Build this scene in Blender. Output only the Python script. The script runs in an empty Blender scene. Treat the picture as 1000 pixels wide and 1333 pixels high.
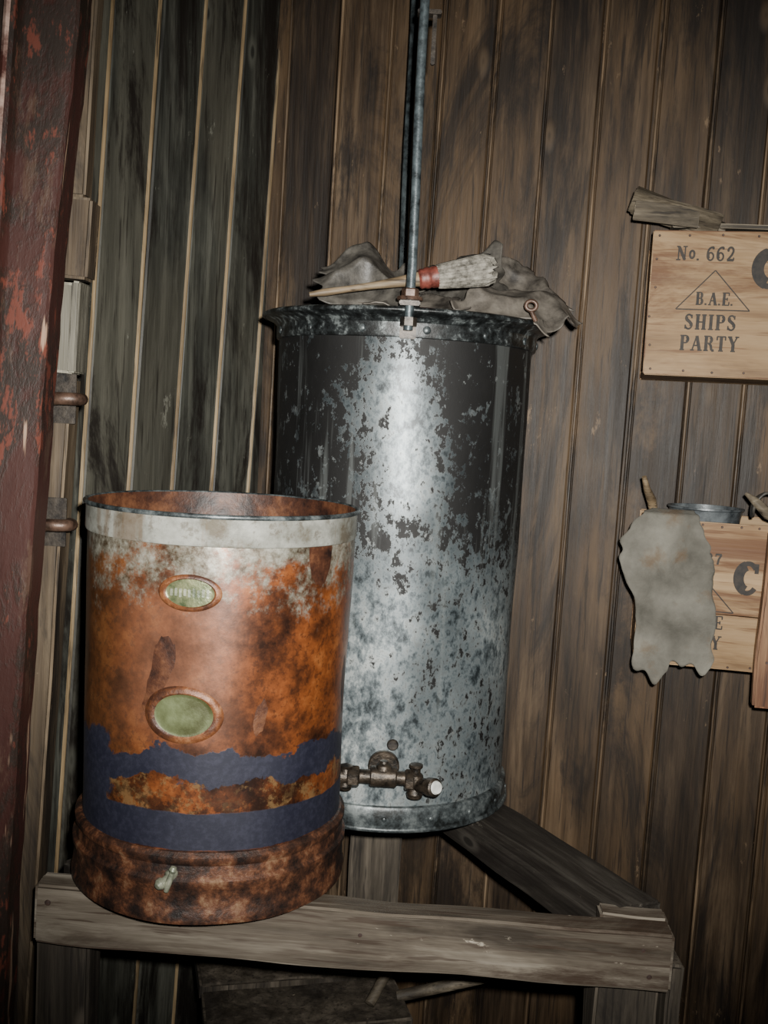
import bpy, bmesh, math, random
from mathutils import Vector, Matrix, Euler, noise as mn
R=random.Random(7)
scene=bpy.context.scene
CH=1.6
# ---------------------------------------------------------------- node helper
class M:
    def __init__(s,name,rough=.6,metal=0.0,spec=.5):
        s.m=bpy.data.materials.new(name); s.m.use_nodes=True
        s.nt=s.m.node_tree; s.b=s.nt.nodes['Principled BSDF']
        s.b.inputs['Roughness'].default_value=rough
        s.b.inputs['Metallic'].default_value=metal
        s.b.inputs['Specular IOR Level'].default_value=spec
        s.tc=s.nt.nodes.new('ShaderNodeTexCoord').outputs['Object']
        s._g=None
    def set(s,sock,v):
        if isinstance(v,bpy.types.NodeSocket): s.nt.links.new(v,sock)
        else:
            if isinstance(v,(tuple,list)) and len(v)==3 and sock.type=='RGBA': v=(*v,1)
            sock.default_value=v
    def island(s):
        if s._g is None: s._g=s.nt.nodes.new('ShaderNodeNewGeometry')
        return s._g.outputs['Random Per Island']
    def vmap(s,scale=(1,1,1),vec=None,loc=(0,0,0),rot=(0,0,0)):
        n=s.nt.nodes.new('ShaderNodeMapping'); s.set(n.inputs['Vector'],vec or s.tc)
        n.inputs['Scale'].default_value=scale
        n.inputs['Rotation'].default_value=rot
        if isinstance(loc,tuple): n.inputs['Location'].default_value=loc
        else: s.set(n.inputs['Location'],loc)
        return n.outputs[0]
    def noise(s,scale,detail=4,rough=.55,vec=None,dist=0):
        n=s.nt.nodes.new('ShaderNodeTexNoise'); s.set(n.inputs['Vector'],vec or s.tc)
        n.inputs['Scale'].default_value=scale; n.inputs['Detail'].default_value=detail
        n.inputs['Roughness'].default_value=rough; n.inputs['Distortion'].default_value=dist
        return n.outputs['Fac']
    def voro(s,scale,vec=None):
        n=s.nt.nodes.new('ShaderNodeTexVoronoi'); s.set(n.inputs['Vector'],vec or s.tc)
        n.inputs['Scale'].default_value=scale
        return n.outputs['Distance']
    def math(s,op,a,b=0.0,c=0.0,clamp=False):
        n=s.nt.nodes.new('ShaderNodeMath'); n.operation=op; n.use_clamp=clamp
        s.set(n.inputs[0],a); s.set(n.inputs[1],b); s.set(n.inputs[2],c); return n.outputs[0]
    def step(s,v,lo,hi):
        n=s.nt.nodes.new('ShaderNodeMapRange'); n.interpolation_type='SMOOTHSTEP'
        s.set(n.inputs[0],v); n.inputs[1].default_value=lo; n.inputs[2].default_value=hi
        return n.outputs[0]
    def mix(s,f,a,b,mode='MIX'):
        n=s.nt.nodes.new('ShaderNodeMix'); n.data_type='RGBA'; n.blend_type=mode
        s.set(n.inputs[0],f); s.set(n.inputs[6],a); s.set(n.inputs[7],b); return n.outputs[2]
    def ramp(s,f,stops):
        n=s.nt.nodes.new('ShaderNodeValToRGB'); s.set(n.inputs[0],f); e=n.color_ramp.elements
        while len(e)<len(stops): e.new(.5)
        for el,(p,c) in zip(e,stops): el.position=p; el.color=(*c,1)
        return n.outputs[0]
    def xyz(s):
        n=s.nt.nodes.new('ShaderNodeSeparateXYZ'); s.set(n.inputs[0],s.tc); return n.outputs
    def comb(s,x,y,z):
        n=s.nt.nodes.new('ShaderNodeCombineXYZ')
        for i,v in enumerate((x,y,z)): s.set(n.inputs[i],v)
        return n.outputs[0]
    def bump(s,h,strength=.4,dist=.004):
        n=s.nt.nodes.new('ShaderNodeBump'); n.inputs['Strength'].default_value=strength
        n.inputs['Distance'].default_value=dist; s.set(n.inputs['Height'],h)
        s.nt.links.new(n.outputs[0],s.b.inputs['Normal'])
    def col(s,c): s.set(s.b.inputs['Base Color'],c)
    def rgh(s,c): s.set(s.b.inputs['Roughness'],c)
    def met(s,c): s.set(s.b.inputs['Metallic'],c)

def wood(name,dark,mid,light,axis=2,grain=26,rough=.6,stain=(.007,.005,.004),stain_amt=.5,knot=True,spec=.4,ivar=.5,warm=None,bump=.45):
    m=M(name,rough,0,spec)
    off=m.math('MULTIPLY',m.island(),37.0)
    loc=m.comb(off,off,off)
    sc=[1,1,1]; sc[axis]=.045
    g=m.vmap(tuple(sc),loc=loc)
    sc2=[1,1,1]; sc2[axis]=.2
    g2=m.vmap(tuple(sc2),loc=loc)
    n1=m.noise(grain*2.2,6,.7,g,.4)
    n2=m.noise(8,5,.65,g2,.7)
    n3=m.noise(130,3,.6,g)
    f=m.math('ADD',m.math('MULTIPLY',n1,.5),m.math('MULTIPLY',n2,.5))
    c=m.ramp(f,[(.37,dark),(.5,mid),(.63,light)])
    if warm:
        wv=m.step(m.noise(3.2,4,.6,m.vmap(tuple([1 if i!=axis else .35 for i in range(3)]),loc=loc)),.48,.62)
        c=m.mix(m.math('MULTIPLY',wv,.55),c,m.mix(n1,mid,warm))
    iv=m.math('ADD',m.math('MULTIPLY',m.island(),ivar),1-ivar*.5)
    hsv=m.nt.nodes.new('ShaderNodeHueSaturation'); m.set(hsv.inputs['Value'],iv); m.set(hsv.inputs['Color'],c)
    c=hsv.outputs[0]
    st=m.step(m.noise(5.5,7,.75,g2,1.2),.46,.61)
    c=m.mix(m.math('MULTIPLY',st,stain_amt),c,stain)
    cr=m.step(n3,.57,.66)
    c=m.mix(m.math('MULTIPLY',cr,.65),c,stain)
    h=m.math('ADD',n1,m.math('MULTIPLY',n3,.5))
    if knot:
        sk=[9,9,9]; sk[axis]=3.6
        v=m.voro(1.0,m.vmap(tuple(sk),loc=loc))
        k=m.step(v,.15,.06)
        c=m.mix(m.math('MULTIPLY',k,.6),c,light)
        k2=m.step(v,.07,.04)
        c=m.mix(m.math('MULTIPLY',k2,.8),c,dark)
        h=m.math('ADD',h,m.math('MULTIPLY',k,.8))
        sf=m.step(m.noise(22,6,.8,m.vmap(tuple([1 if i!=axis else .35 for i in range(3)]))),.63,.70)
        c=m.mix(m.math('MULTIPLY',sf,.6),c,tuple(x*2.0 for x in light))
    m.col(c); m.rgh(m.math('ADD',m.math('MULTIPLY',n1,.35),rough-.17))
    m.bump(h,bump,.003)
    return m.m

# ---------------------------------------------------------------- materials
W_BACK=wood('wall_wood_brown',(.009,.0055,.003),(.042,.0265,.0145),(.100,.068,.040),stain_amt=.8,rough=.55,ivar=.65,warm=(.13,.078,.036),spec=.3)
W_LEFT=wood('wall_wood_grey',(.009,.009,.008),(.034,.035,.029),(.090,.090,.074),stain_amt=.92,rough=.52,ivar=.8,warm=(.085,.076,.054),spec=.35)
W_BEAD=wood('wall_bead_tan',(.08,.054,.027),(.23,.165,.09),(.40,.31,.185),stain_amt=.35,rough=.5,knot=False,ivar=.5)
W_BEADB=wood('wall_bead_brown',(.02,.012,.006),(.10,.066,.038),(.22,.155,.095),stain_amt=.9,rough=.5,knot=False,ivar=.8)
W_FLOOR=wood('floor_wood',(.02,.014,.01),(.05,.036,.025),(.09,.07,.05),axis=1,stain_amt=.5)
W_BEAMX=wood('beam_wood_x',(.025,.019,.013),(.095,.079,.060),(.24,.215,.175),axis=0,stain=(.030,.017,.010),stain_amt=.85,rough=.58,grain=10,ivar=0)
W_BEAMZ=wood('beam_wood_z',(.018,.014,.009),(.050,.041,.030),(.12,.10,.076),axis=2,stain_amt=.7,rough=.7,grain=18)
W_POST=wood('post_wood',(.022,.014,.008),(.080,.057,.034),(.17,.13,.085),axis=2,stain_amt=.75,rough=.65,grain=20)
W_PALE=wood('pale_strip_wood',(.055,.05,.037),(.145,.135,.105),(.28,.265,.21),axis=2,stain_amt=.5,rough=.6,grain=34,knot=False)
W_CRATE=wood('crate_wood',(.10,.052,.020),(.25,.160,.080),(.38,.27,.155),axis=0,stain=(.09,.034,.011),stain_amt=.85,rough=.6,grain=9,knot=False,spec=.3,ivar=.2)
W_CRATEO=wood('crate_wood_orange',(.05,.020,.010),(.13,.056,.027),(.34,.20,.105),axis=2,stain=(.035,.015,.008),stain_amt=.7,rough=.65,grain=20,knot=False)
W_HANDLE=wood('handle_wood',(.07,.048,.026),(.20,.145,.085),(.36,.28,.18),axis=0,stain_amt=.5,rough=.6,knot=False)
W_SLAT=wood('slat_wood',(.035,.028,.02),(.11,.09,.062),(.26,.22,.16),axis=0,stain_amt=.65,rough=.65,knot=False)
W_SIDE=wood('beam_side_dark',(.006,.005,.004),(.018,.015,.012),(.058,.052,.043),axis=0,stain_amt=.6,rough=.6,grain=18)

def solid(name,c1,c2,scale=30,rough=.6,metal=0,bump=.3,spec=.5):
    m=M(name,rough,metal,spec); n=m.noise(scale,6,.65)
    m.col(m.ramp(n,[(.35,c1),(.65,c2)])); m.bump(n,bump,.003); return m.m
INK=solid('stencil_ink',(.006,.005,.005),(.028,.021,.015),90,.7,0,0)
IRON=solid('dark_iron',(.010,.009,.009),(.06,.05,.04),60,.45,.5)
IRONR=solid('rusty_iron',(.018,.010,.007),(.11,.065,.045),60,.45,.3)
NAIL=solid('nail_iron',(.02,.012,.01),(.07,.04,.03),60,.6,.2)
PIPE=solid('pipe_metal',(.015,.019,.021),(.10,.125,.135),55,.4,.4)
BRASS=solid('tarnished_brass',(.045,.065,.03),(.22,.23,.12),50,.35,.5,.4)
COCK=solid('cock_brass',(.07,.09,.06),(.36,.37,.28),50,.35,.4,.4)
GREEN=solid('verdigris_plate',(.045,.05,.018),(.13,.155,.075),26,.42,.25,.4)
LEATH=solid('old_leather',(.010,.009,.008),(.095,.088,.076),26,.5,0,.6)
LEATH2=solid('brown_leather',(.022,.019,.016),(.14,.125,.105),22,.55,0,.6)
RED=solid('red_binding',(.045,.010,.007),(.17,.045,.032),70,.5)
BRIST=solid('bristle',(.04,.037,.030),(.24,.225,.19),90,.8)
WHITE=solid('white_ceramic',(.35,.36,.33),(.65,.66,.62),30,.3)
ENAM=solid('enamel_grey',(.03,.035,.04),(.16,.18,.19),25,.35,.3)
TAPM=solid('tap_bronze',(.008,.007,.006),(.075,.058,.042),70,.4,.6,.6)

def cloth_mat():
    m=M('grey_canvas',.9,0,.2)
    n=m.noise(9,5,.6); f=m.noise(220,2,.5)
    c=m.ramp(n,[(.3,(.05,.048,.040)),(.5,(.115,.110,.094)),(.7,(.19,.183,.155))])
    c=m.mix(m.math('MULTIPLY',m.step(m.noise(14,5,.6),.54,.68),.6),c,(.105,.066,.036))
    m.col(c); m.bump(m.math('ADD',m.math('MULTIPLY',n,2.0),m.math('MULTIPLY',f,.4)),.5,.004); return m.m
CLOTH=cloth_mat()

def zinc():
    m=M('galvanised_zinc',.42,.45,.6)
    x,y,z=m.xyz()
    big=m.noise(6,4,.6,m.vmap((1,1,.7)),.6)
    mid=m.noise(20,6,.7,m.vmap((1,1,.7)))
    fine=m.noise(80,6,.72,m.vmap((1,1,.7)))
    low=m.step(z,.50,.15)
    tone=m.math('ADD',m.math('ADD',m.math('MULTIPLY',mid,.5),m.math('MULTIPLY',fine,.5)),m.math('MULTIPLY',low,.022))
    base=m.ramp(tone,[(.38,(.020,.026,.029)),(.46,(.080,.098,.106)),(.545,(.180,.208,.215)),(.64,(.41,.44,.43))])
    ax=m.math('ABSOLUTE',m.math('ADD',x,.010))
    fl=m.step(ax,.02,.13)
    top=m.step(z,.12,.78)
    uf=m.math('MULTIPLY',fl,m.step(z,.28,.54))
    dens=m.math('ADD',m.math('MULTIPLY',top,.060),m.math('ADD',m.math('MULTIPLY',uf,.095),m.math('MULTIPLY',fl,.028)))
    dens=m.math('ADD',dens,m.math('MULTIPLY',m.step(z,.62,.77),.045))
    d=m.math('ADD',m.math('ADD',m.math('MULTIPLY',fine,.36),m.math('ADD',m.math('MULTIPLY',big,.34),m.math('MULTIPLY',mid,.30))),dens)
    k=m.step(d,.588,.606)
    c=m.mix(m.math('MULTIPLY',m.step(d,.54,.585),.6),base,(.042,.049,.052))
    isl=m.step(m.noise(50,6,.75,m.vmap((1,1,.7),loc=(3.1,1.7,0))),.57,.60)
    k=m.math('MULTIPLY',k,m.math('SUBTRACT',1.0,m.math('MULTIPLY',isl,.75)))
    c=m.mix(k,c,(.006,.006,.006))
    dr=m.step(m.noise(30,4,.6,m.vmap((1,1,.05))),.56,.66)
    c=m.mix(m.math('MULTIPLY',dr,.2),c,(.28,.31,.305))
    m.col(c)
    m.rgh(m.math('ADD',m.math('MULTIPLY',mid,.3),m.math('ADD',.28,m.math('MULTIPLY',k,.2))))
    m.bump(m.math('ADD',m.math('MULTIPLY',fine,.5),m.math('MULTIPLY',k,-.25)),.25,.002)
    return m.m
ZINC=zinc()
def zramp(name,st,sc,metal=.4):
    m=M(name,.4,metal,.5); n=m.noise(sc,6,.7)
    m.col(m.ramp(n,st)); m.bump(n,.25,.003); return m.m
ZRIM=zramp('galvanised_rim',[(.42,(.006,.007,.007)),(.54,(.024,.028,.029)),(.64,(.15,.17,.17))],50)
ZHOOP=zramp('galvanised_hoop',[(.38,(.012,.014,.014)),(.5,(.050,.060,.063)),(.66,(.16,.18,.18))],40)

def rust():
    m=M('rusted_painted_steel',.42,.4,.8)
    x,y,z=m.xyz()
    big=m.noise(6,5,.6,m.vmap((1,1,1),loc=(2.3,.7,1.1))); mid=m.noise(22,6,.7); fine=m.noise(120,4,.7)
    v=m.math('ADD',m.math('MULTIPLY',mid,.55),m.math('MULTIPLY',big,.45))
    c=m.ramp(v,[(.38,(.018,.007,.004)),(.45,(.075,.023,.008)),(.53,(.185,.052,.013)),(.64,(.33,.115,.030))])
    c=m.mix(m.math('MULTIPLY',m.step(fine,.50,.64),.6),c,(.030,.011,.006))
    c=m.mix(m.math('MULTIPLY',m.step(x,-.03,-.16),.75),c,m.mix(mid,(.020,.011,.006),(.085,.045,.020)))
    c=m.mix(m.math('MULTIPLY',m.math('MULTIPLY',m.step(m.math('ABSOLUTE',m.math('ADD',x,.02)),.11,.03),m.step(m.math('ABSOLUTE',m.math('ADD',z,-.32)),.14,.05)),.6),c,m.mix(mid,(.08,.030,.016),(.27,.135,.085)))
    sc=m.math('MULTIPLY',m.step(m.noise(34,6,.75),.48,.58),m.step(m.math('ABSOLUTE',m.math('ADD',z,-.158)),.055,.03))
    c=m.mix(m.math('MULTIPLY',sc,.7),c,(.20,.12,.050))
    dk=m.math('MULTIPLY',m.step(m.noise(26,6,.7),.47,.56),m.step(z,.24,.12))
    c=m.mix(m.math('MULTIPLY',dk,.85),c,(.018,.008,.005))
    jit=m.math('MULTIPLY',m.math('ADD',m.noise(12,6,.62),-.5),.10)
    zj=m.math('ADD',z,jit)
    b1=m.step(m.math('ABSOLUTE',m.math('ADD',zj,-.192)),.020,.017)
    zj2=m.math('ADD',z,m.math('MULTIPLY',jit,.15))
    b2=m.step(m.math('ABSOLUTE',m.math('ADD',zj2,-.115)),.025,.023)
    side=m.math('MULTIPLY',m.step(m.math('ADD',x,jit),-.095,-.102),m.step(m.math('ABSOLUTE',m.math('ADD',zj,-.170)),.062,.055))
    side2=m.math('MULTIPLY',m.step(m.noise(20,5,.6),.55,.60),m.step(m.math('ABSOLUTE',m.math('ADD',zj,-.075)),.035,.03))
    bl=m.math('MAXIMUM',m.math('MAXIMUM',b1,b2),m.math('MAXIMUM',side,side2))
    bcol=m.mix(m.step(fine,.4,.7),(.006,.007,.019),(.016,.017,.034))
    c=m.mix(bl,c,bcol)
    up=m.step(m.math('ADD',z,m.math('MULTIPLY',m.math('ADD',m.noise(20,7,.75),-.5),.36)),.400,.465)
    zc=m.ramp(m.math('ADD',m.math('MULTIPLY',mid,.5),m.math('MULTIPLY',fine,.5)),[(.40,(.05,.038,.022)),(.5,(.17,.162,.127)),(.62,(.34,.34,.29))])
    c=m.mix(m.math('MULTIPLY',up,.9),c,zc)
    m.col(c)
    m.rgh(m.math('ADD',m.math('MULTIPLY',mid,.26),m.math('ADD',.25,m.math('MULTIPLY',bl,.25))))
    m.bump(m.math('ADD',v,m.math('ADD',m.math('MULTIPLY',fine,.2),m.math('MULTIPLY',bl,.12))),.16,.003)
    return m.m
RUST=rust()
def rustplain(name,cols,sc=30,bump=.6):
    m=M(name,.5,.15,.5); n=m.noise(sc,6,.7)
    m.col(m.ramp(n,cols)); m.bump(n,bump,.004); return m.m
RUSTB=rustplain('heavy_rust',[(.38,(.009,.005,.004)),(.49,(.038,.016,.009)),(.57,(.098,.038,.018)),(.68,(.19,.115,.065))])
RUSTI=rustplain('inside_rust',[(.38,(.010,.004,.003)),(.5,(.050,.018,.009)),(.64,(.14,.058,.026))],16)
def creammat():
    m=M('pale_band',.45,.25,.5)
    n=m.noise(12,6,.7); f=m.noise(60,5,.7); s=m.noise(34,4,.6,m.vmap((1,1,.15)))
    c=m.ramp(n,[(.38,(.11,.097,.072)),(.47,(.195,.197,.172)),(.60,(.32,.325,.29))])
    c=m.mix(m.math('MULTIPLY',m.step(s,.54,.66),.6),c,(.13,.085,.05))
    c=m.mix(m.math('MULTIPLY',m.step(f,.53,.64),.55),c,(.08,.06,.04))
    m.col(c); m.bump(f,.2,.002); return m.m
CREAM=creammat()

def doormat():
    m=M('chipped_red_paint',.55,0,.22)
    g=m.vmap((1,1,.5)); n=m.noise(7,7,.72,g,.5); f=m.noise(60,5,.7,m.vmap((1,1,.35)))
    z=m.xyz()[2]
    ch=m.step(m.math('ADD',m.math('MULTIPLY',n,.7),m.math('MULTIPLY',f,.3)),.46,.54)
    c=m.mix(ch,m.mix(f,(.014,.005,.004),(.036,.011,.008)),m.mix(f,(.005,.004,.003),(.018,.010,.007)))
    zone=m.step(m.math('ABSOLUTE',m.math('ADD',z,-1.68)),.28,.10)
    th=m.math('ADD',m.math('ADD',m.math('MULTIPLY',n,.45),m.math('MULTIPLY',f,.55)),m.math('MULTIPLY',zone,.035))
    k=m.step(th,.550,.60)
    c=m.mix(m.math('MULTIPLY',k,.8),c,(.080,.020,.012))
    br=m.step(m.noise(24,6,.75,m.vmap((1,1,.25))),.55,.63)
    c=m.mix(m.math('MULTIPLY',br,.55),c,(.05,.030,.020))
    s=m.step(m.noise(55,3,.6,m.vmap((1.0,1,.10),rot=(0,.7,0))),.66,.70)
    c=m.mix(m.math('MULTIPLY',s,.7),c,(.24,.16,.11))
    m.col(c); m.rgh(m.math('ADD',.42,m.math('MULTIPLY',f,.3))); m.bump(m.math('ADD',m.math('MULTIPLY',ch,.4),f),.35,.002); return m.m
DOOR=doormat()
MOULD=solid('moulding_highlight',(.05,.018,.014),(.34,.24,.20),40,.4)  # pale colour paints the bright highlight line along the door bead

# ---------------------------------------------------------------- mesh helpers
def link(o,parent=None):
    scene.collection.objects.link(o)
    if parent: o.parent=parent
    return o
def mesh_obj(name,verts,faces,mats,midx=None,parent=None,smooth=False,angle=35):
    me=bpy.data.meshes.new(name); me.from_pydata([tuple(v) for v in verts],[],faces); 
    for mt in (mats if isinstance(mats,list) else [mats]): me.materials.append(mt)
    if midx:
        for p,i in zip(me.polygons,midx): p.material_index=i
    bm=bmesh.new(); bm.from_mesh(me); bmesh.ops.recalc_face_normals(bm,faces=bm.faces); bm.to_mesh(me); bm.free()
    if smooth:
        me.shade_smooth(); me.set_sharp_from_angle(angle=math.radians(angle))
    return link(bpy.data.objects.new(name,me),parent)
def empty(name,loc=(0,0,0),rot=(0,0,0)):
    o=bpy.data.objects.new(name,None); o.location=loc; o.rotation_euler=rot; o.empty_display_size=.05
    return link(o)
def lathe(name,prof,mat,parent=None,seg=128,loc=(0,0,0),rot=(0,0,0),wob=0,closed=False,angle=30):
    vs=[];fs=[]
    n=len(prof)
    for i in range(seg):
        a=2*math.pi*i/seg
        for r,z in prof:
            rr=r
            if wob and r>.01: rr=r+wob*mn.noise(Vector((math.cos(a)*2.2,math.sin(a)*2.2,z*6)))
            vs.append((rr*math.cos(a),rr*math.sin(a),z))
    m=n if closed else n-1
    for i in range(seg):
        j=(i+1)%seg
        for k in range(m):
            l=(k+1)%n
            fs.append((i*n+k,j*n+k,j*n+l,i*n+l))
    o=mesh_obj(name,vs,fs,mat,None,parent,True,angle)
    bm=bmesh.new(); bm.from_mesh(o.data); bmesh.ops.remove_doubles(bm,verts=bm.verts,dist=1e-6)
    bmesh.ops.recalc_face_normals(bm,faces=bm.faces); bm.to_mesh(o.data); bm.free()
    o.data.shade_smooth(); o.data.set_sharp_from_angle(angle=math.radians(angle))
    o.location=loc; o.rotation_euler=rot
    return o
def box_bm(bm,size,mat4,jit=0,cuts=0,mi=0,bev=.003):
    t=bmesh.new(); bmesh.ops.create_cube(t,size=1)
    bmesh.ops.scale(t,vec=size,verts=t.verts)
    if cuts:
        ax=max(range(3),key=lambda i:size[i])
        es=[e for e in t.edges if abs((e.verts[0].co-e.verts[1].co)[ax])>size[ax]*.9]
        bmesh.ops.subdivide_edges(t,edges=es,cuts=cuts,use_grid_fill=True)
    if bev: bmesh.ops.bevel(t,geom=[e for e in t.edges if e.calc_face_angle(0)>1.0],offset=bev,segments=2,affect='EDGES')
    if jit:
        o=R.random()*50
        for v in t.verts:
            v.co+=Vector([jit*mn.noise(v.co*9+Vector((o+k*17,0,0))) for k in range(3)])
    t.transform(mat4)
    me=bpy.data.meshes.new('t'); t.to_mesh(me); t.free()
    for p in me.polygons: p.material_index=mi
    bm.from_mesh(me); bpy.data.meshes.remove(me)
def boxes(name,lst,mats,parent=None,loc=(0,0,0),rot=(0,0,0)):
    bm=bmesh.new()
    for it in lst:
        c,s=it[0],it[1]; e=it[2] if len(it)>2 else (0,0,0)
        jit=it[3] if len(it)>3 else 0; cuts=it[4] if len(it)>4 else 0; mi=it[5] if len(it)>5 else 0
        bev=min(.004,min(s)*.2)
        box_bm(bm,s,Matrix.Translation(c)@Euler(e).to_matrix().to_4x4(),jit,cuts,mi,bev)
    me=bpy.data.meshes.new(name); bm.to_mesh(me); bm.free()
    for mt in (mats if isinstance(mats,list) else [mats]): me.materials.append(mt)
    me.shade_smooth(); me.set_sharp_from_angle(angle=math.radians(30))
    o=link(bpy.data.objects.new(name,me),parent); o.location=loc; o.rotation_euler=rot
    return o
def tube(name,pts,rad,mat,parent=None,cyclic=False,radii=None):
    cu=bpy.data.curves.new(name,'CURVE'); cu.dimensions='3D'; cu.bevel_depth=rad; cu.bevel_resolution=5; cu.use_fill_caps=True
    sp=cu.splines.new('POLY'); sp.points.add(len(pts)-1)
    for i,p in enumerate(pts):
        sp.points[i].co=(*p,1); 
        if radii: sp.points[i].radius=radii[i]
    sp.use_cyclic_u=cyclic; sp.use_smooth=True
    cu.materials.append(mat)
    o=bpy.data.objects.new(name,cu); link(o,parent)
    dg=bpy.context.evaluated_depsgraph_get(); me=bpy.data.meshes.new_from_object(o.evaluated_get(dg))
    bpy.data.objects.remove(o); o2=bpy.data.objects.new(name,me); 
    me.shade_smooth(); me.set_sharp_from_angle(angle=math.radians(45))
    return link(o2,parent)

# ---------------------------------------------------------------- room shell
def boardwall(name,O,e,n,s0,count,w,z0,z1,shear,mats,bw=1.0,bh=.003,dv=.0015):
    vs=[];fs=[];mi=[]
    for i in range(count):
        a=s0+i*w+R.uniform(-.002,.002)
        dd=R.uniform(-dv,dv); sh=shear+R.uniform(-.003,.003)
        prof=[(-.002,-.010),(.0008,-.010),(.0012,-.001),(.0012+.002*bw,bh*.8),(.0012+.004*bw,bh),(.0012+.006*bw,bh*.8),(.0012+.008*bw,-.0005),(.002+.008*bw,-.003),(.0032+.008*bw,-.003),(.005+.008*bw,0),(w-.004,0),(w-.0006,-.003),(w-.0004,-.012),(w+.004,-.012)]
        b=len(vs); k=len(prof)
        for z in (z0,z1):
            for (p,d) in prof:
                s=a+p+sh*(z-CH)
                q=O+e*s+n*(d+dd)
                vs.append((q.x,q.y,z))
        for j in range(k-1):
            fs.append((b+j,b+j+1,b+k+j+1,b+k+j)); mi.append(1 if 2<=j<=5 else 0)
    return mesh_obj(name,vs,fs,mats,mi)
O=Vector((-.27,2.2,0))
eB=Vector((.9787,-.2055,0)); nB=Vector((-.2055,-.9787,0))
eL=Vector((-.6,-.8,0)); nL=Vector((.8,-.6,0))
H=2.9
boardwall('wall_back',O,eB,nB,-.21+.018,22,.105,0,H,.010,[W_BACK,W_BEADB],.7,.0015,.003)
boardwall('wall_left',O,eL,nL,-.22+.03,26,.105,0,H,-.042,[W_LEFT,W_BEAD],1.0,.0035)
def slab(name,pts,z0,z1,mat):
    k=len(pts); vs=[(p[0],p[1],z0) for p in pts]+[(p[0],p[1],z1) for p in pts]
    fs=[tuple(range(k))[::-1],tuple(range(k,2*k))]+[(i,(i+1)%k,k+(i+1)%k,k+i) for i in range(k)]
    return mesh_obj(name,vs,fs,mat)
fb=[]
for i in range(30):
    fb.append(((-2.2+i*.16+.08,1.0,-.02),(.156,4.2,.04),(0,0,0),0,0))
boxes('floor',fb,W_FLOOR)
slab('ceiling',[(-2.4,-1.1),(2.6,-1.1),(2.6,3.0),(-2.4,3.0)],H,H+.04,W_FLOOR)

# ---------------------------------------------------------------- door + post
def sstep(v,a,b):
    t=max(0,min(1,(v-a)/(b-a))); return t*t*(3-2*t)
prof=[(-.48,.0),(-.066,.0),(-.064,-.003),(-.060,-.006),(-.056,-.006),(-.052,-.003),(-.049,.004),(-.046,.0075),(-.003,.0085),(0,.0115),(0,.05),(-.48,.05)]
vs=[];k=len(prof)
NZ=120
for j in range(NZ+1):
    z=2.42*j/NZ
    for (x,y) in prof:
        jx=0
        if x>-.02: jx=.0022*mn.noise(Vector((3,0,z*9)))+.0016*mn.noise(Vector((9,0,z*31)))+.008*sstep(z,1.70,2.05)+.006*sstep(z,1.25,.85)
        vs.append((x+jx,y,z))
fs=[tuple(range(k)),tuple(range(NZ*k,NZ*k+k))[::-1]]; mi=[0,0]
for j in range(NZ):
    for i in range(k): fs.append((j*k+i,j*k+(i+1)%k,(j+1)*k+(i+1)%k,(j+1)*k+i)); mi.append(1 if i in(2,3) else 0)
d=empty('door_1',(-.440,1.08,.0),(0,.048,0))
mesh_obj('leaf',vs,fs,[DOOR,MOULD],mi,d,True,25)
lathe('knob',[(0,-.03),(.012,-.03),(.02,-.022),(.021,-.012),(.014,-.002),(.01,.012)],WHITE,d,32,(-.076,-.0,1.625),(math.radians(90),0,0))
P=[]
DX=-.010
def postpiece(xr,w,z0,z1,y,dep,mi,x_lean=.0395):
    zc=(z0+z1)/2; x=xr+DX+x_lean*(zc-1.39)-w/2
    P.append(((x,y,zc),(w,dep,z1-z0),(0,x_lean,0),.002,14,mi))
postpiece(-.452,.07,.0,1.637,1.50,.05,0)
postpiece(-.449,.055,1.64,1.768,1.498,.045,1)
postpiece(-.444,.012,1.64,1.768,1.490,.055,1)
postpiece(-.441,.05,1.772,1.886,1.50,.045,0)
postpiece(-.456,.03,1.888,H-.01,1.51,.035,0)
post=empty('door_frame_post'); boxes('post_timber',P,[W_POST,W_PALE],post)
for i,(hx,hz) in enumerate([(-.437,1.604),(-.446,1.428)]):
    tube('iron_staple_%d'%(i+1),[(hx-.040,1.478,hz-.003),(hx-.040,1.448,hz-.003),(hx-.034,1.438,hz-.002),(hx-.018,1.432,hz),(hx-.002,1.434,hz),(hx+.006,1.440,hz),(hx+.008,1.450,hz),(hx+.002,1.460,hz)],.0088,IRONR,post)
    boxes('staple_plate_%d'%(i+1),[((hx-.028,1.474,hz),(.042,.004,.070),(0,0,0))],IRON,post)

# ---------------------------------------------------------------- wooden stand
ST=CH-.632
stand=empty('wooden_stand')
L=Vector((-.430,1.325)); Rr=Vector((.40,1.285)); A=Vector((.035,1.99))
def beam(name,p,q,w,h,ztop,mat,ext=(0,0),jit=.004):
    dv=(q-p); ln=dv.length+ext[0]+ext[1]; u=dv.normalized(); c=p-u*ext[0]+u*ln/2
    return boxes(name,[((0,0,0),(ln,w,h),(0,0,0),jit,24)],mat,stand,(c.x,c.y,ztop-h/2),(0,0,math.atan2(u.y,u.x)))
beam('front_beam',L,Rr,.045,.078,ST,W_BEAMX,jit=.005)
beam('right_beam',Vector((.375,1.345)),A,.075,.072,ST,W_SIDE)
beam('left_beam',Vector((-.395,1.37)),A,.06,.072,ST,W_SIDE,(0,-.06))
beam('corner_block',Vector((.315,1.33)),Vector((.405,1.325)),.035,.074,ST+.002,W_BEAMX)
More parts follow.
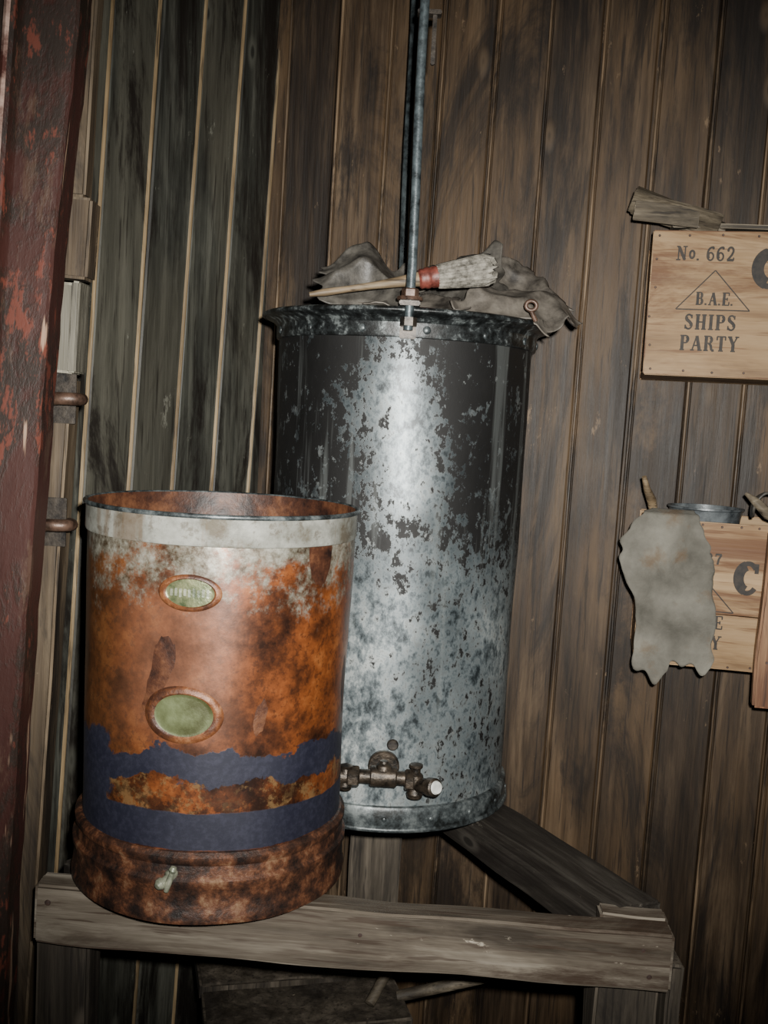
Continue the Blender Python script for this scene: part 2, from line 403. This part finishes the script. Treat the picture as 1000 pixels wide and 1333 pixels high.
legs=[((.357,1.345,(ST-.08)/2),(.085,.07,ST-.08),(0,0,0),.003,16),
      ((-.402,1.375,(ST-.08)/2),(.072,.06,ST-.08),(0,0,0),.003,16),
      ((.02,1.99,(ST-.074)/2),(.10,.07,ST-.074),(0,0,0),.003,16),
      ((.412,1.325,ST/2-.02),(.02,.08,ST-.06),(0,0,0),.003,16)]
boxes('legs',legs,W_BEAMZ,stand)
for i,(x,z) in enumerate([(-.41,.02),(-.235,.035),(.36,.02),(.37,.055),(.0,.03)]):
    y=1.325-.0479*(x+.43)-.0225
    lathe('nail_%d'%i,[(0,.002),(.003,.0015),(.004,0)],NAIL,stand,16,(x,y-.0005,ST-z),(math.radians(90),0,0))

# ---------------------------------------------------------------- tall tank
tank=empty('galvanised_water_tank',(.021,1.75,ST+.003))
prof=[(0,.012),(.200,.012),(.202,.02)]
for i in range(0,41): prof.append((.2045+.0055*i/40,.02+(.770-.02)*i/40))
lathe('body',prof,ZINC,tank,160,wob=.003)
lathe('bottom_hoop',[(.197,0),(.2115,0),(.213,.003),(.213,.034),(.211,.038),(.205,.039)],ZHOOP,tank)
lathe('bottom_bead',[(.213+.004*math.cos(t*math.pi/6),.004+.004*math.sin(t*math.pi/6)) for t in range(12)],ZHOOP,tank,closed=True)
lathe('top_band',[(.209,.750),(.2145,.751),(.2155,.755),(.2155,.772),(.220,.778),(.232,.783),(.2375,.787),(.2375,.791),(.234,.793),(.226,.789),(.214,.786),(.0,.784)],ZRIM,tank)
lathe('top_bead',[(.2365+.0035*math.cos(t*math.pi/6),.788+.0035*math.sin(t*math.pi/6)) for t in range(12)],ZRIM,tank,closed=True)
def rivets(name,rad,z,n,r,mat,par,a0=0):
    bm=bmesh.new()
    for i in range(n):
        a=a0+2*math.pi*i/n
        t=bmesh.new(); bmesh.ops.create_uvsphere(t,u_segments=12,v_segments=8,radius=r)
        bmesh.ops.scale(t,vec=(1,.5,1),verts=t.verts)
        t.transform(Matrix.Translation((rad*math.cos(a),rad*math.sin(a),z))@Matrix.Rotation(a-math.pi/2,4,'Z'))
        me=bpy.data.meshes.new('t'); t.to_mesh(me); t.free(); bm.from_mesh(me); bpy.data.meshes.remove(me)
    me=bpy.data.meshes.new(name); bm.to_mesh(me); bm.free(); me.materials.append(mat); me.shade_smooth()
    return link(bpy.data.objects.new(name,me),par)
rivets('top_rivets',.2155,.762,14,.006,ZHOOP,tank,.35)
rivets('bottom_rivets',.213,.020,18,.004,ZHOOP,tank,.2)
boxes('seam',[((-.003,-.2095,.58),(.007,.0025,.33),(0,0,0))],ZINC,tank)
for nm,yy,r in (('front',-.245,.0068),('rear',.232,.0082)):
    xx=-.001 if nm=='front' else -.010
    zb=.758; zt=H-ST-.004
    lean=-.006 if nm=='front' else -.012
    pts=[(xx+lean*k/12+.0012*math.sin(k*1.3),yy,zb+(zt-zb)*k/12) for k in range(13)]
    tube('hanger_rod_'+nm,pts,r,PIPE,tank)
    s=-1 if nm=='front' else 1
    lathe('lug_washer_'+nm,[(0,0),(.018,0),(.019,.002),(.018,.005),(0,.005)],IRONR,tank,32,(xx,yy,.800))
    lathe('lug_nut_'+nm,[(0,0),(.0125,0),(.0125,.010),(.011,.012),(0,.012)],IRONR,tank,6,(xx,yy,.805),angle=20)
    lathe('lug_nut_low_'+nm,[(0,0),(.012,0),(.012,.012),(0,.012)],IRON,tank,6,(xx,yy,.764),angle=20)
    boxes('lug_bracket_'+nm,[((xx,yy-s*.010,.796),(.030,.04,.007),(0,0,0)),((xx,yy-s*.027,.768),(.024,.006,.040),(0,0,0))],IRON,tank)
boxes('rod_clamp',[((.004,-.235,1.20),(.034,.02,.006),(0,0,0)),((.012,-.235,1.165),(.006,.008,.07),(0,0,0))],IRON,tank)
def cylx(name,x0,x1,r,y,z,mat=TAPM,seg=24):
    ln=x1-x0; b=min(.002,r*.2)
    return lathe(name,[(0,0),(r-b,0),(r,b),(r,ln-b),(r-b,ln),(0,ln)],mat,tank,seg,(x0,y,z),(0,math.radians(90),0),angle=25)
def cyly(name,y0,y1,r,x,z,mat=TAPM,seg=24):
    ln=abs(y1-y0); b=min(.002,r*.2)
    return lathe(name,[(0,0),(r-b,0),(r,b),(r,ln-b),(r-b,ln),(0,ln)],mat,tank,seg,(x,y0,z),(math.radians(90),0,0),angle=25)
cyly('tap_flange',-.202,-.213,.024,.0,.103)
cyly('tap_shank',-.203,-.245,.011,.0,.103)
cylx('tap_body_mid',-.037,.043,.0105,-.247,.099)
cylx('tap_swell',-.020,.020,.0155,-.247,.100)
cylx('tap_hex_left',-.054,-.036,.0165,-.247,.098,TAPM,6)
cylx('tap_end_left',-.068,-.052,.012,-.247,.097)
cylx('tap_hex_right',.032,.046,.0165,-.247,.097,TAPM,6)
lathe('tap_stem',[(0,-.024),(.011,-.024),(.0125,-.018),(.010,-.010),(.013,0),(.011,.010),(.007,.014),(.007,.020),(.010,.022),(.010,.026),(0,.028)],TAPM,tank,20,(.048,-.249,.096))
lathe('tap_stem_left',[(0,-.02),(.009,-.02),(.011,-.014),(.009,-.006),(.012,.0),(.008,.012),(.010,.016),(0,.020)],TAPM,tank,20,(-.056,-.247,.098))
lathe('tap_bonnet',[(.013,0),(.011,.006),(.007,.009),(.006,.012),(0,.013)],TAPM,tank,20,(.0,-.247,.112))
RS=(math.radians(78),0,math.radians(38))
lathe('tap_spout',[(0,0),(.011,0),(.0115,.02),(.0135,.022),(.0135,.036),(.011,.038),(0,.0365)],TAPM,tank,24,(.054,-.253,.092),RS)
lathe('tap_spout_end',[(0,.0),(.010,0),(.0085,.003),(0,.0035)],WHITE,tank,24,(.054+.0232,-.253-.0290,.092+.0080),RS)
for i,(x,z) in enumerate([(.012,.136)]):
    lathe('plug_%d'%i,[(0,.004),(.007,.004),(.009,.0015),(.009,0)],IRON,tank,20,(x,-.2055,z),(math.radians(90),0,0))

# ---------------------------------------------------------------- things on the tank lid
ZL=ST+.7875
def crumple(name,c00,c10,c11,c01,amp,mat,n=44,seed=0,thick=.002,freq=9,minz=None,bulge=0,ragged=.0,peak=(.5,.5)):
    vs=[];fs=[]
    c=[Vector(q) for q in (c00,c10,c11,c01)]
    nr=(c[1]-c[0]).cross(c[3]-c[0]).normalized()
    if nr.z<0: nr=-nr
    for j in range(n+1):
        for i in range(n+1):
            u=i/n;v=j/n
            eu=u+ragged*mn.noise(Vector((v*5,seed,1)))*(abs(u-.5)*2)**3
            ev=v+ragged*mn.noise(Vector((u*5,seed,2)))*(abs(v-.5)*2)**3
            p=(c[0]*(1-eu)+c[1]*eu)*(1-ev)+(c[3]*(1-eu)+c[2]*eu)*ev
            q=p*freq+Vector((seed*7.3,0,0))
            r=1-abs(mn.noise(q))*2.4
            r2=1-abs(mn.noise(q*2.1+Vector((5,5,5))))*2.4
            p=p+nr*(amp*(.60*r+.16*r2-.4))
            p.z+=bulge*math.exp(-((u-peak[0])/.28)**2)*(.15+.85*v)
            if minz is not None and p.z<minz and (Vector((p.x-.021,p.y-1.75)).length<.243): p.z=minz+.001*u
            vs.append(p)
    for j in range(n):
        for i in range(n): a=j*(n+1)+i; fs.append((a,a+1,a+n+2,a+n+1))
    o=mesh_obj(name,vs,fs,mat,None,None,True,60)
    sm=o.modifiers.new('sol','SOLIDIFY'); sm.thickness=thick; sm.offset=1
    return o
mz=ZL+.008
crumple('leather_scrap',(-.115,1.60,ZL+.012),(.035,1.585,ZL+.012),(.03,1.70,ZL+.100),(-.125,1.66,ZL+.085),.040,LEATH,seed=1,minz=mz,ragged=.2,bulge=.036,peak=(.42,1))
crumple('leather_scrap',(.03,1.68,ZL+.012),(.17,1.66,ZL+.012),(.175,1.79,ZL+.130),(.05,1.80,ZL+.100),.035,LEATH,seed=4,minz=mz,ragged=.1,bulge=.026,peak=(.85,1))
crumple('leather_scrap',(.13,1.70,ZL+.03),(.290,1.72,ZL+.030),(.235,1.82,ZL+.105),(.12,1.80,ZL+.125),.035,LEATH2,seed=31,minz=mz,ragged=.15,bulge=.014,peak=(.5,1))
crumple('leather_scrap',(.085,1.59,ZL+.018),(.240,1.600,ZL-.004),(.306,1.69,ZL+.030),(.15,1.70,ZL+.088),.035,LEATH2,seed=9,minz=mz,ragged=.10)
crumple('leather_scrap',(-.05,1.59,ZL+.012),(.10,1.565,ZL+.012),(.10,1.70,ZL+.045),(-.06,1.70,ZL+.03),.03,LEATH2,seed=14,minz=mz,ragged=.2)
br=empty('paint_brush')
a=Vector((-.128,1.555,ZL+.022)); b=Vector((.148,1.575,ZL+.078)); dv=b-a
def bp(t): q=a+dv*t; return (q.x,q.y,q.z)
tube('handle',[bp(t) for t in (0,.08,.2,.35,.48,.58)],.0070,W_HANDLE,br,radii=[.5,.8,.7,.8,1.15,1.6])
ang=-math.atan2(dv.z,dv.x)
def flatcone(name,t0,prof,mat):
    return lathe(name,prof,mat,br,96,bp(t0),(0,math.radians(90)+ang,math.atan2(dv.y,dv.x)),angle=40)
flatcone('ferrule',.58,[(0,0),(.012,0),(.0150,.003),(.0143,.008),(.0158,.011),(.0158,.015),(.0145,.018),(.0158,.021),(.0162,.030),(0,.030)],RED)
o=flatcone('bristles',.68,[(0,0),(.0165,0),(.018,.012),(.0192,.025),(.0205,.04),(.022,.055),(.0228,.07),(.020,.08),(.01,.084),(0,.083)],BRIST)
for v in o.data.vertices:
    th=math.atan2(v.co.y,v.co.x); kk=1+.05*math.sin(th*19)+.04*math.sin(th*33+v.co.z*8); v.co.x*=kk; v.co.y*=kk
    v.co.z+=(.005*math.sin(th*7)+.003*math.sin(th*23))*(1 if v.co.z>.06 else 0)
kn=empty('rusty_key')
tube('bow',[(.203+.008*math.cos(t),1.575,ZL+.026+.007*math.sin(t)) for t in [i*math.pi/8 for i in range(16)]],.003,IRONR,kn,True)
tube('shank',[(.203,1.576,ZL+.019),(.212,1.58,ZL+.004)],.0035,IRONR,kn)

# ---------------------------------------------------------------- rusty drum
drum=empty('rusty_metal_drum',(-.2165,1.40,ST+.003))
prof=[(.0,.03),(.172*1,.03),(.1745,.035)]
for i in range(31): prof.append((.1755+.0025*i/30,.085+(.468-.085)*i/30))
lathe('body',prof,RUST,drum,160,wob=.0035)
lathe('pale_band',[(.178,.466),(.1800,.467),(.181,.470),(.181,.499),(.1825,.503)],CREAM,drum,160)
lathe('rim_wire',[(.1818+.0030*math.cos(t*math.pi/6),.503+.0030*math.sin(t*math.pi/6)) for t in range(12)],ZHOOP,drum,160,closed=True)
lathe('inner_wall',[(.1785,.504),(.177,.47),(.173,.06),(.0,.055)],RUSTI,drum,128)
lathe('foot_ring',[(.174,.004),(.182,0),(.1855,.002),(.1865,.010),(.1845,.016),(.1830,.044),(.186,.050),(.186,.056),(.1820,.060),(.1810,.074),(.1838,.079),(.1838,.085),(.179,.090),(.174,.091)],RUSTB,drum,160,wob=.002)
def oval(name,th0,zc,w,h,R0,mat,ring):
    vs=[];fs=[];rings=[0,.25,.5,.72,.84,.90,1.0,1.10,1.2]
    hgt=[.0022,.0022,.0022,.002,.002,.0042,.0038,.002,-.002]
    mi=[];S=48
    for r,hh in zip(rings,hgt):
        for i in range(S):
            a=2*math.pi*i/S; x=r*w/2*math.cos(a); z=zc+r*h/2*math.sin(a)
            t=th0+x/R0; rr=R0+hh
            vs.append((rr*math.sin(t),-rr*math.cos(t),z))
    for j in range(len(rings)-1):
        for i in range(S):
            k=(i+1)%S; fs.append((j*S+i,j*S+k,(j+1)*S+k,(j+1)*S+i)); mi.append(0 if j<4 else 1)
    return mesh_obj(name,vs,fs,[mat,ring],mi,drum,True,50)
RINGM=rustplain('plate_edge_rust',[(.4,(.04,.015,.008)),(.55,(.13,.045,.016)),(.66,(.22,.10,.045))])
t1=math.radians(-3.0)
oval('maker_plate',t1,.410,.070,.040,.1772,BRASS,RINGM)
oval('oval_plate',math.radians(-3.8),.260,.086,.062,.1765,GREEN,RINGM)
bl=[]
for i in range(9):
    x=(-4+i)*.0055; t=t1+x/.18
    bl.append(((.1800*math.sin(t),-.1800*math.cos(t),.410+.0008*(i%2)),(.0032,.002,.0085+.001*(i%3)),(0,0,t)))
boxes('plate_relief',bl,COCK,drum)
t=math.radians(-6)
lathe('drain_cock',[(0,-.01),(.007,-.01),(.007,.002),(.0045,.004),(.0045,.012),(.007,.013),(.007,.018),(.004,.022),(0,.023)],COCK,drum,20,(.1835*math.sin(t),-.1835*math.cos(t),.062),(math.radians(110),0,t-.5))
lathe('drain_lever',[(0,-.014),(.003,-.014),(.004,0),(.0028,.010),(.005,.014),(.0035,.018),(0,.019)],COCK,drum,16,(.198*math.sin(t)+.004,-.198*math.cos(t),.062),(0,math.radians(15),0))

# ---------------------------------------------------------------- stroke lettering (slab serif)
def arc(cx,cy,rx,ry,a0,a1,n=12):
    return [(cx+rx*math.cos(math.radians(a0+(a1-a0)*i/n)),cy+ry*math.sin(math.radians(a0+(a1-a0)*i/n))) for i in range(n+1)]
T=.21;t_=.095
G={
'I':(.42,[([(.21,0),(.21,1)],T),([(.03,.035),(.39,.035)],t_),([(.03,.965),(.39,.965)],t_)]),
'H':(.86,[([(.2,0),(.2,1)],T),([(.66,0),(.66,1)],T),([(.2,.5),(.66,.5)],t_)]+[([(x-.17,y),(x+.17,y)],t_) for x in(.2,.66) for y in(.035,.965)]),
'E':(.74,[([(.2,0),(.2,1)],T),([(.03,.965),(.68,.965)],t_),([(.03,.035),(.7,.035)],t_),([(.2,.5),(.5,.5)],t_),([(.66,.97),(.66,.74)],t_),([(.68,.03),(.68,.28)],t_),([(.5,.38),(.5,.62)],t_)]),
'T':(.76,[([(.38,0),(.38,1)],T),([(.05,.965),(.71,.965)],t_),([(.07,.97),(.07,.72)],t_),([(.69,.97),(.69,.72)],t_),([(.2,.035),(.56,.035)],t_)]),
'P':(.74,[([(.2,0),(.2,1)],T),([(.03,.965),(.42,.965)]+arc(.42,.73,.22,.235,90,-90)+[(.2,.49)],t_),(arc(.43,.73,.18,.19,70,-70),T*.9),([(.03,.035),(.38,.035)],t_)]),
'R':(.84,[([(.2,0),(.2,1)],T),([(.03,.965),(.42,.965)]+arc(.42,.74,.21,.225,90,-90)+[(.2,.51)],t_),(arc(.43,.74,.17,.18,70,-70),T*.9),([(.03,.035),(.38,.035)],t_),([(.42,.5),(.56,.38),(.62,.12),(.7,.04),(.82,.06)],T*.8)]),
'B':(.78,[([(.2,0),(.2,1)],T),([(.03,.965),(.42,.965)]+arc(.42,.74,.2,.225,90,-90)+[(.2,.51)],t_),([(.2,.515)]+[(.44,.515)]+arc(.44,.275,.23,.24,90,-90)+[(.03,.035)],t_),(arc(.42,.74,.17,.18,70,-70),T*.9),(arc(.45,.275,.19,.19,70,-70),T*.9)]),
'A':(.86,[([(.14,.03),(.42,.97)],t_),([(.43,.97),(.70,.03)],T),([(.24,.34),(.6,.34)],t_),([(.0,.035),(.28,.035)],t_),([(.54,.035),(.88,.035)],t_)]),
'Y':(.84,[([(.16,.96),(.42,.46)],T),([(.68,.96),(.42,.46)],t_),([(.42,.5),(.42,0)],T),([(.0,.965),(.32,.965)],t_),([(.54,.965),(.84,.965)],t_),([(.25,.035),(.6,.035)],t_)]),
'S':(.68,[(arc(.33,.74,.22,.225,25,270),t_*1.3),(arc(.33,.27,.23,.24,90,-155),t_*1.3),([(.16,.82),(.16,.68),(.3,.56),(.42,.47),(.52,.36),(.52,.22)],T),([(.54,.97),(.54,.72)],t_),([(.1,.03),(.1,.3)],t_)]),
'C':(.84,[(arc(.44,.5,.34,.465,40,320,24),t_*1.6),(arc(.46,.5,.34,.40,105,255,16),T*1.5),([(.73,.97),(.73,.66)],t_*1.3)]),
'O':(.86,[(arc(.43,.5,.34,.465,0,360,28),t_*1.3),(arc(.44,.5,.33,.36,125,235),T),(arc(.42,.5,.33,.36,-55,55),T)]),
'N':(.9,[([(.2,0),(.2,1)],t_),([(.2,.96),(.7,.03)],T),([(.7,0),(.7,1)],t_),([(.03,.035),(.37,.035)],t_),([(.03,.965),(.25,.965)],t_),([(.53,.965),(.87,.965)],t_)]),
'o':(.5,[(arc(.25,.42,.17,.26,0,360,20),t_*1.6)]),
'.':(.24,[([(.10,.0),(.10,.14)],.15)]),
' ':(.3,[]),
'6':(.66,[(arc(.33,.3,.22,.265,0,360,24),t_*1.3),(arc(.46,.5,.36,.45,75,185,16),t_*1.5),(arc(.33,.38,.2,.3,130,230),T),(arc(.52,.88,.05,.05,0,360,8),t_)]),
'2':(.66,[([(.12,.76)]+arc(.33,.72,.2,.24,165,-20)+[(.42,.42),(.12,.06)],t_*1.6),([(.08,.07),(.58,.07)],T*.9),([(.58,.04),(.58,.26)],t_),(arc(.15,.74,.05,.05,0,360,8),t_)]),
'3':(.64,[(arc(.3,.74,.2,.22,150,-80),t_*1.6),(arc(.3,.28,.23,.25,85,-150),t_*1.6)]),
'7':(.64,[([(.1,.93),(.58,.93)],T*.9),([(.56,.92),(.36,.5),(.28,.0)],T*.9),([(.1,.96),(.1,.72)],t_)]),
}
def ribbon(vs,fs,pts,w,f):
    n=len(pts); b=len(vs)
    for i,p in enumerate(pts):
        q0=pts[max(0,i-1)];q1=pts[min(n-1,i+1)]
        dx,dy=q1[0]-q0[0],q1[1]-q0[1]; l=math.hypot(dx,dy) or 1
        nx,ny=-dy/l*w/2,dx/l*w/2
        vs.append(f(p[0]+nx,p[1]+ny)); vs.append(f(p[0]-nx,p[1]-ny))
    for i in range(n-1): fs.append((b+2*i,b+2*i+1,b+2*i+3,b+2*i+2))
def text(vs,fs,s,xc,zb,h,width,left=None):
    tot=sum(G[c][0] for c in s)+.10*(len(s)-1)
    kx=width/tot; x=left if left is not None else xc-width/2
    lay=0
    for c in s:
        w,st=G[c]
        for pts,tw in st:
            lay+=1
            yy=-.0009-.00002*lay
            q=[(a*kx/h,b) for a,b in pts]
            ribbon(vs,fs,q,tw,lambda a,b,x=x,yy=yy:(x+a*h,yy,zb+b*h))
        x+=(w+.10)*kx
def wl(s,d,z):
    q=O+eB*s+nB*d; return Vector((q.x,q.y,z))
RZ=math.atan2(eB.y,eB.x)
def crate(loc,w,h,dep,open_top=False,front=None,mat=W_CRATE,thick=.010):
    e=empty('wooden_crate',loc,(0,0,RZ))
    L=[]
    fr=front or [(0,h)]
    for (z0,z1) in fr: L.append(((w/2,.005,(z0+z1)/2),(w,thick,z1-z0-.0015),(0,0,0),.0012,10))
    L.append(((w/2,dep-.005,h/2),(w,thick,h),(0,0,0)))
    L.append(((w/2,dep/2,.006),(w-.002,dep-.02,.012),(0,0,0)))
    if not open_top: L.append(((w/2,dep/2,h-.006),(w-.002,dep-.02,.012),(0,0,0)))
    L.append(((.007,dep/2,h/2),(.012,dep-.021,h-.026),(0,0,0)))
    L.append(((w-.007,dep/2,h/2),(.012,dep-.021,h-.026),(0,0,0)))
    boxes('boards',L,mat,e)
    bm=bmesh.new()
    pts=[(x,z) for z in (.008,h-.008) for x in [.012+i*(w-.024)/9 for i in range(10)]]+[(x,z) for x in (.007,w-.007) for z in (h*.2,h*.4,h*.6,h*.8)]
    for x,z in pts:
        bmesh.ops.create_cone(bm,cap_ends=True,segments=10,radius1=.0022,radius2=.0016,depth=.0015,matrix=Matrix.Translation((x+R.uniform(-.004,.004),-.0008,z+R.uniform(-.002,.002)))@Matrix.Rotation(math.radians(90),4,'X'))
    me=bpy.data.meshes.new('nails'); bm.to_mesh(me); bm.free(); me.materials.append(NAIL); link(bpy.data.objects.new('nails',me),e)
    return e
DEP=.208
S1=.769
c1=crate(wl(S1,.216,1.704),.50,.248,DEP,False,[(0,.248)])
vs=[];fs=[]
X=lambda s:s-S1
Zc=lambda z:z-1.704
text(vs,fs,'No. 662',X(.858),Zc(1.901),.024,.097)
text(vs,fs,'B.A.E.',X(.879),Zc(1.826),.022,.062)
text(vs,fs,'SHIPS',X(.875),Zc(1.784),.026,.086)
text(vs,fs,'PARTY',X(.876),Zc(1.748),.026,.098)
text(vs,fs,'C',0,Zc(1.858),.064,.052,left=X(.938))
def tri(vs,fs,xc,zb,hw,hh):
    tp=[(xc-hw,zb),(xc,zb+hh),(xc+hw,zb),(xc-hw,zb)]
    for i in range(3): ribbon(vs,fs,[tp[i],tp[i+1]],.0020,lambda a,b,i=i:(a,-.0009-.00002*i,b))
tri(vs,fs,X(.877),Zc(1.818),.061,.067)
mesh_obj('stencilled_lettering',vs,fs,INK,None,c1)
S2=.79
c2=crate(wl(S2,.216,1.194),.30,.260,DEP,True,[(0,.098),(.098,.26)])
vs=[];fs=[]
X=lambda s:s-S2
Zc=lambda z:z-1.194
text(vs,fs,'37',0,Zc(1.380),.019,.028,left=X(.900))
text(vs,fs,'C',0,Zc(1.332),.056,.040,left=X(.952))
text(vs,fs,'SHORE',X(.892),Zc(1.266),.024,.092)
text(vs,fs,'PARTY',X(.890),Zc(1.230),.024,.096)
tri(vs,fs,X(.892),Zc(1.297),.062,.066)
mesh_obj('stencilled_lettering',vs,fs,INK,None,c2)
pk=empty('wooden_plank',wl(1.037,.235,1.292),(0,0,RZ))
boxes('board',[((0,0,0),(.082,.030,.305),(0,math.radians(.8),0),.005,14)],W_CRATEO,pk)
boxes('nail_heads',[((-.028,-.016,.06),(.004,.002,.004)),((-.026,-.016,-.07),(.004,.002,.004))],NAIL,pk)

sl=empty('broken_slats')
q=lambda s,d,z:tuple(wl(s,d,z))
boxes('slats',[
 ((.075,.04,.042),(.17,.045,.006),(math.radians(28),math.radians(21),.10),.005,8),
 ((.066,.02,.031),(.16,.05,.006),(math.radians(-35),math.radians(15),.0),.005,8),
 ((.055,.06,.037),(.13,.05,.007),(math.radians(60),math.radians(18),-.1),.004,8),
 ((.050,.0,.024),(.11,.036,.005),(math.radians(80),math.radians(6),.05),.004,8),
 ((.17,.08,.011),(.22,.10,.008),(0,0,.05),.002,8)],W_SLAT,sl,q(S1-.030,.20,1.957),(0,0,RZ))

rows=[(1.462,.806,.868,.185),(1.470,.802,.874,.205),(1.462,.790,.880,.222),(1.438,.764,.893,.228),(1.405,.756,.904,.232),(1.379,.752,.913,.232),(1.346,.765,.916,.230),(1.293,.791,.920,.228),(1.227,.790,.925,.227),(1.185,.789,.922,.229)]
vs=[];fs=[];NC=40;NR=60
for j in range(NR+1):
    f=j/NR*(len(rows)-1); i0=min(int(f),len(rows)-2); t=f-i0
    r=[rows[i0][k]*(1-t)+rows[i0+1][k]*t for k in range(4)]
    for i in range(NC+1):
        u=i/NC; s=r[1]+(r[2]-r[1])*u
        s+=.010*mn.noise(Vector((j*.22,i*.02,5)))*(1 if u<.1 or u>.9 else .3)
        z=r[0]
        if j>NR*.85:
            z+=(.030*mn.noise(Vector((u*5,3,1)))-.016*math.exp(-((u-.30)/.10)**2)+.014*(u>.45))*(j/NR-.85)/.15
        dd=r[3]+.004+.011*abs(mn.noise(Vector((s*20,z*8,2))))+.006*mn.noise(Vector((s*45,z*30,7)))
        vs.append(wl(s,dd,z))
for j in range(NR):
    for i in range(NC): a_=j*(NC+1)+i; fs.append((a_,a_+1,a_+NC+2,a_+NC+1))
cl=mesh_obj('canvas_cloth',vs,fs,CLOTH,None,None,True,80)
m_=cl.modifiers.new('s','SOLIDIFY'); m_.thickness=.0015; m_.offset=1
st=empty('wooden_stick'); tube('stick',[q(.786,.195,1.524),q(.793,.185,1.502),q(.803,.165,1.482),q(.812,.14,1.45),q(.815,.11,1.35),q(.816,.09,1.222)],.0072,W_HANDLE,st,radii=[.6,.9,1.2,1.0,1.0,1])
lathe('enamel_bowl',[(0,0),(.045,.0),(.055,.008),(.063,.06),(.066,.075),(.069,.077),(.069,.080),(.064,.080),(.060,.06),(.05,.012),(0,.008)],ENAM,None,64,q(.905,.093,1.392))
boxes('wooden_block',[((0,0,0),(.12,.12,.18),(0,0,0),.003,4)],W_HANDLE,None,q(.905,.093,1.2985),(0,0,RZ))
stp=empty('leather_strap')
vs=[];fs=[]
path=[(.972,.20,1.464),(.966,.205,1.480),(.970,.21,1.498),(.985,.21,1.512),(1.005,.205,1.512),(1.02,.20,1.500),(1.04,.19,1.485)]
for i,(s,dd,z) in enumerate(path):
    for ddx in (-.018,.018):
        vs.append(wl(s+.004*math.sin(i),dd+ddx,z+.003*math.sin(i*2+ddx*60)))
for i in range(len(path)-1): fs.append((2*i,2*i+1,2*i+3,2*i+2))
sp_=mesh_obj('bent_band',vs,fs,LEATH,None,stp,True,80)
mm=sp_.modifiers.new('sub','SUBSURF'); mm.levels=3; mm.render_levels=3
mm=sp_.modifiers.new('sol','SOLIDIFY'); mm.thickness=.004
tube('peg',[wl(.958,.215,1.507),wl(.975,.225,1.494),wl(.997,.215,1.474),wl(1.02,.20,1.464),wl(1.03,.19,1.460)],.008,W_SLAT,stp,radii=[.4,1,1.2,1,.6])

# ---------------------------------------------------------------- low bench under the stand
bn=empty('low_wooden_bench',(-.10,1.72,0),(0,0,.25))
boxes('bench_timber',[((0,-.06,.60),(.34,.13,.03),(0,0,0),.003,10),((0,.09,.60),(.34,.13,.03),(0,0,0),.003,10),
 ((-.14,.015,.29),(.03,.24,.585),(0,0,0)),((.14,.015,.29),(.03,.24,.585),(0,0,0)),
 ((.0,.015,.30),(.26,.03,.08),(0,0,0))],W_BEAMZ,bn)
tube('leaning_stick',[(.10,-.10,.63),(.17,-.04,.70)],.009,W_SLAT,bn)
tube('leaning_stick_2',[(.16,-.06,.615),(.30,-.10,.66)],.010,W_SLAT,bn)

# ---------------------------------------------------------------- camera, flash, ambient
cam=bpy.data.cameras.new('camera'); co=bpy.data.objects.new('camera',cam); link(co)
cam.sensor_fit='VERTICAL'; cam.sensor_height=36; cam.lens=36*1350/1333
cam.clip_start=.02
p=math.radians(5.1); r=math.radians(3.2)
fwd=Vector((0,math.cos(p),-math.sin(p))); up0=Vector((0,math.sin(p),math.cos(p))); rt0=Vector((1,0,0))
up=up0*math.cos(r)-rt0*math.sin(r)
rt=rt0*math.cos(r)+up0*math.sin(r)
co.matrix_world=Matrix(((rt.x,up.x,-fwd.x,0),(rt.y,up.y,-fwd.y,0),(rt.z,up.z,-fwd.z,CH),(0,0,0,1)))
scene.camera=co
fl=bpy.data.lights.new('camera_flash','SPOT'); fl.energy=300; fl.spot_size=math.radians(76); fl.spot_blend=1.0; fl.shadow_soft_size=.012
fl.color=(1,.97,.91)
fo=bpy.data.objects.new('camera_flash',fl); link(fo); fo.location=(.035,.0,CH+.045)
fo.rotation_euler=(math.radians(90-4),0,math.radians(-1))
w=bpy.data.worlds.new('World'); scene.world=w; w.use_nodes=True
w.node_tree.nodes['Background'].inputs[0].default_value=(.6,.65,.7,1); w.node_tree.nodes['Background'].inputs[1].default_value=.012
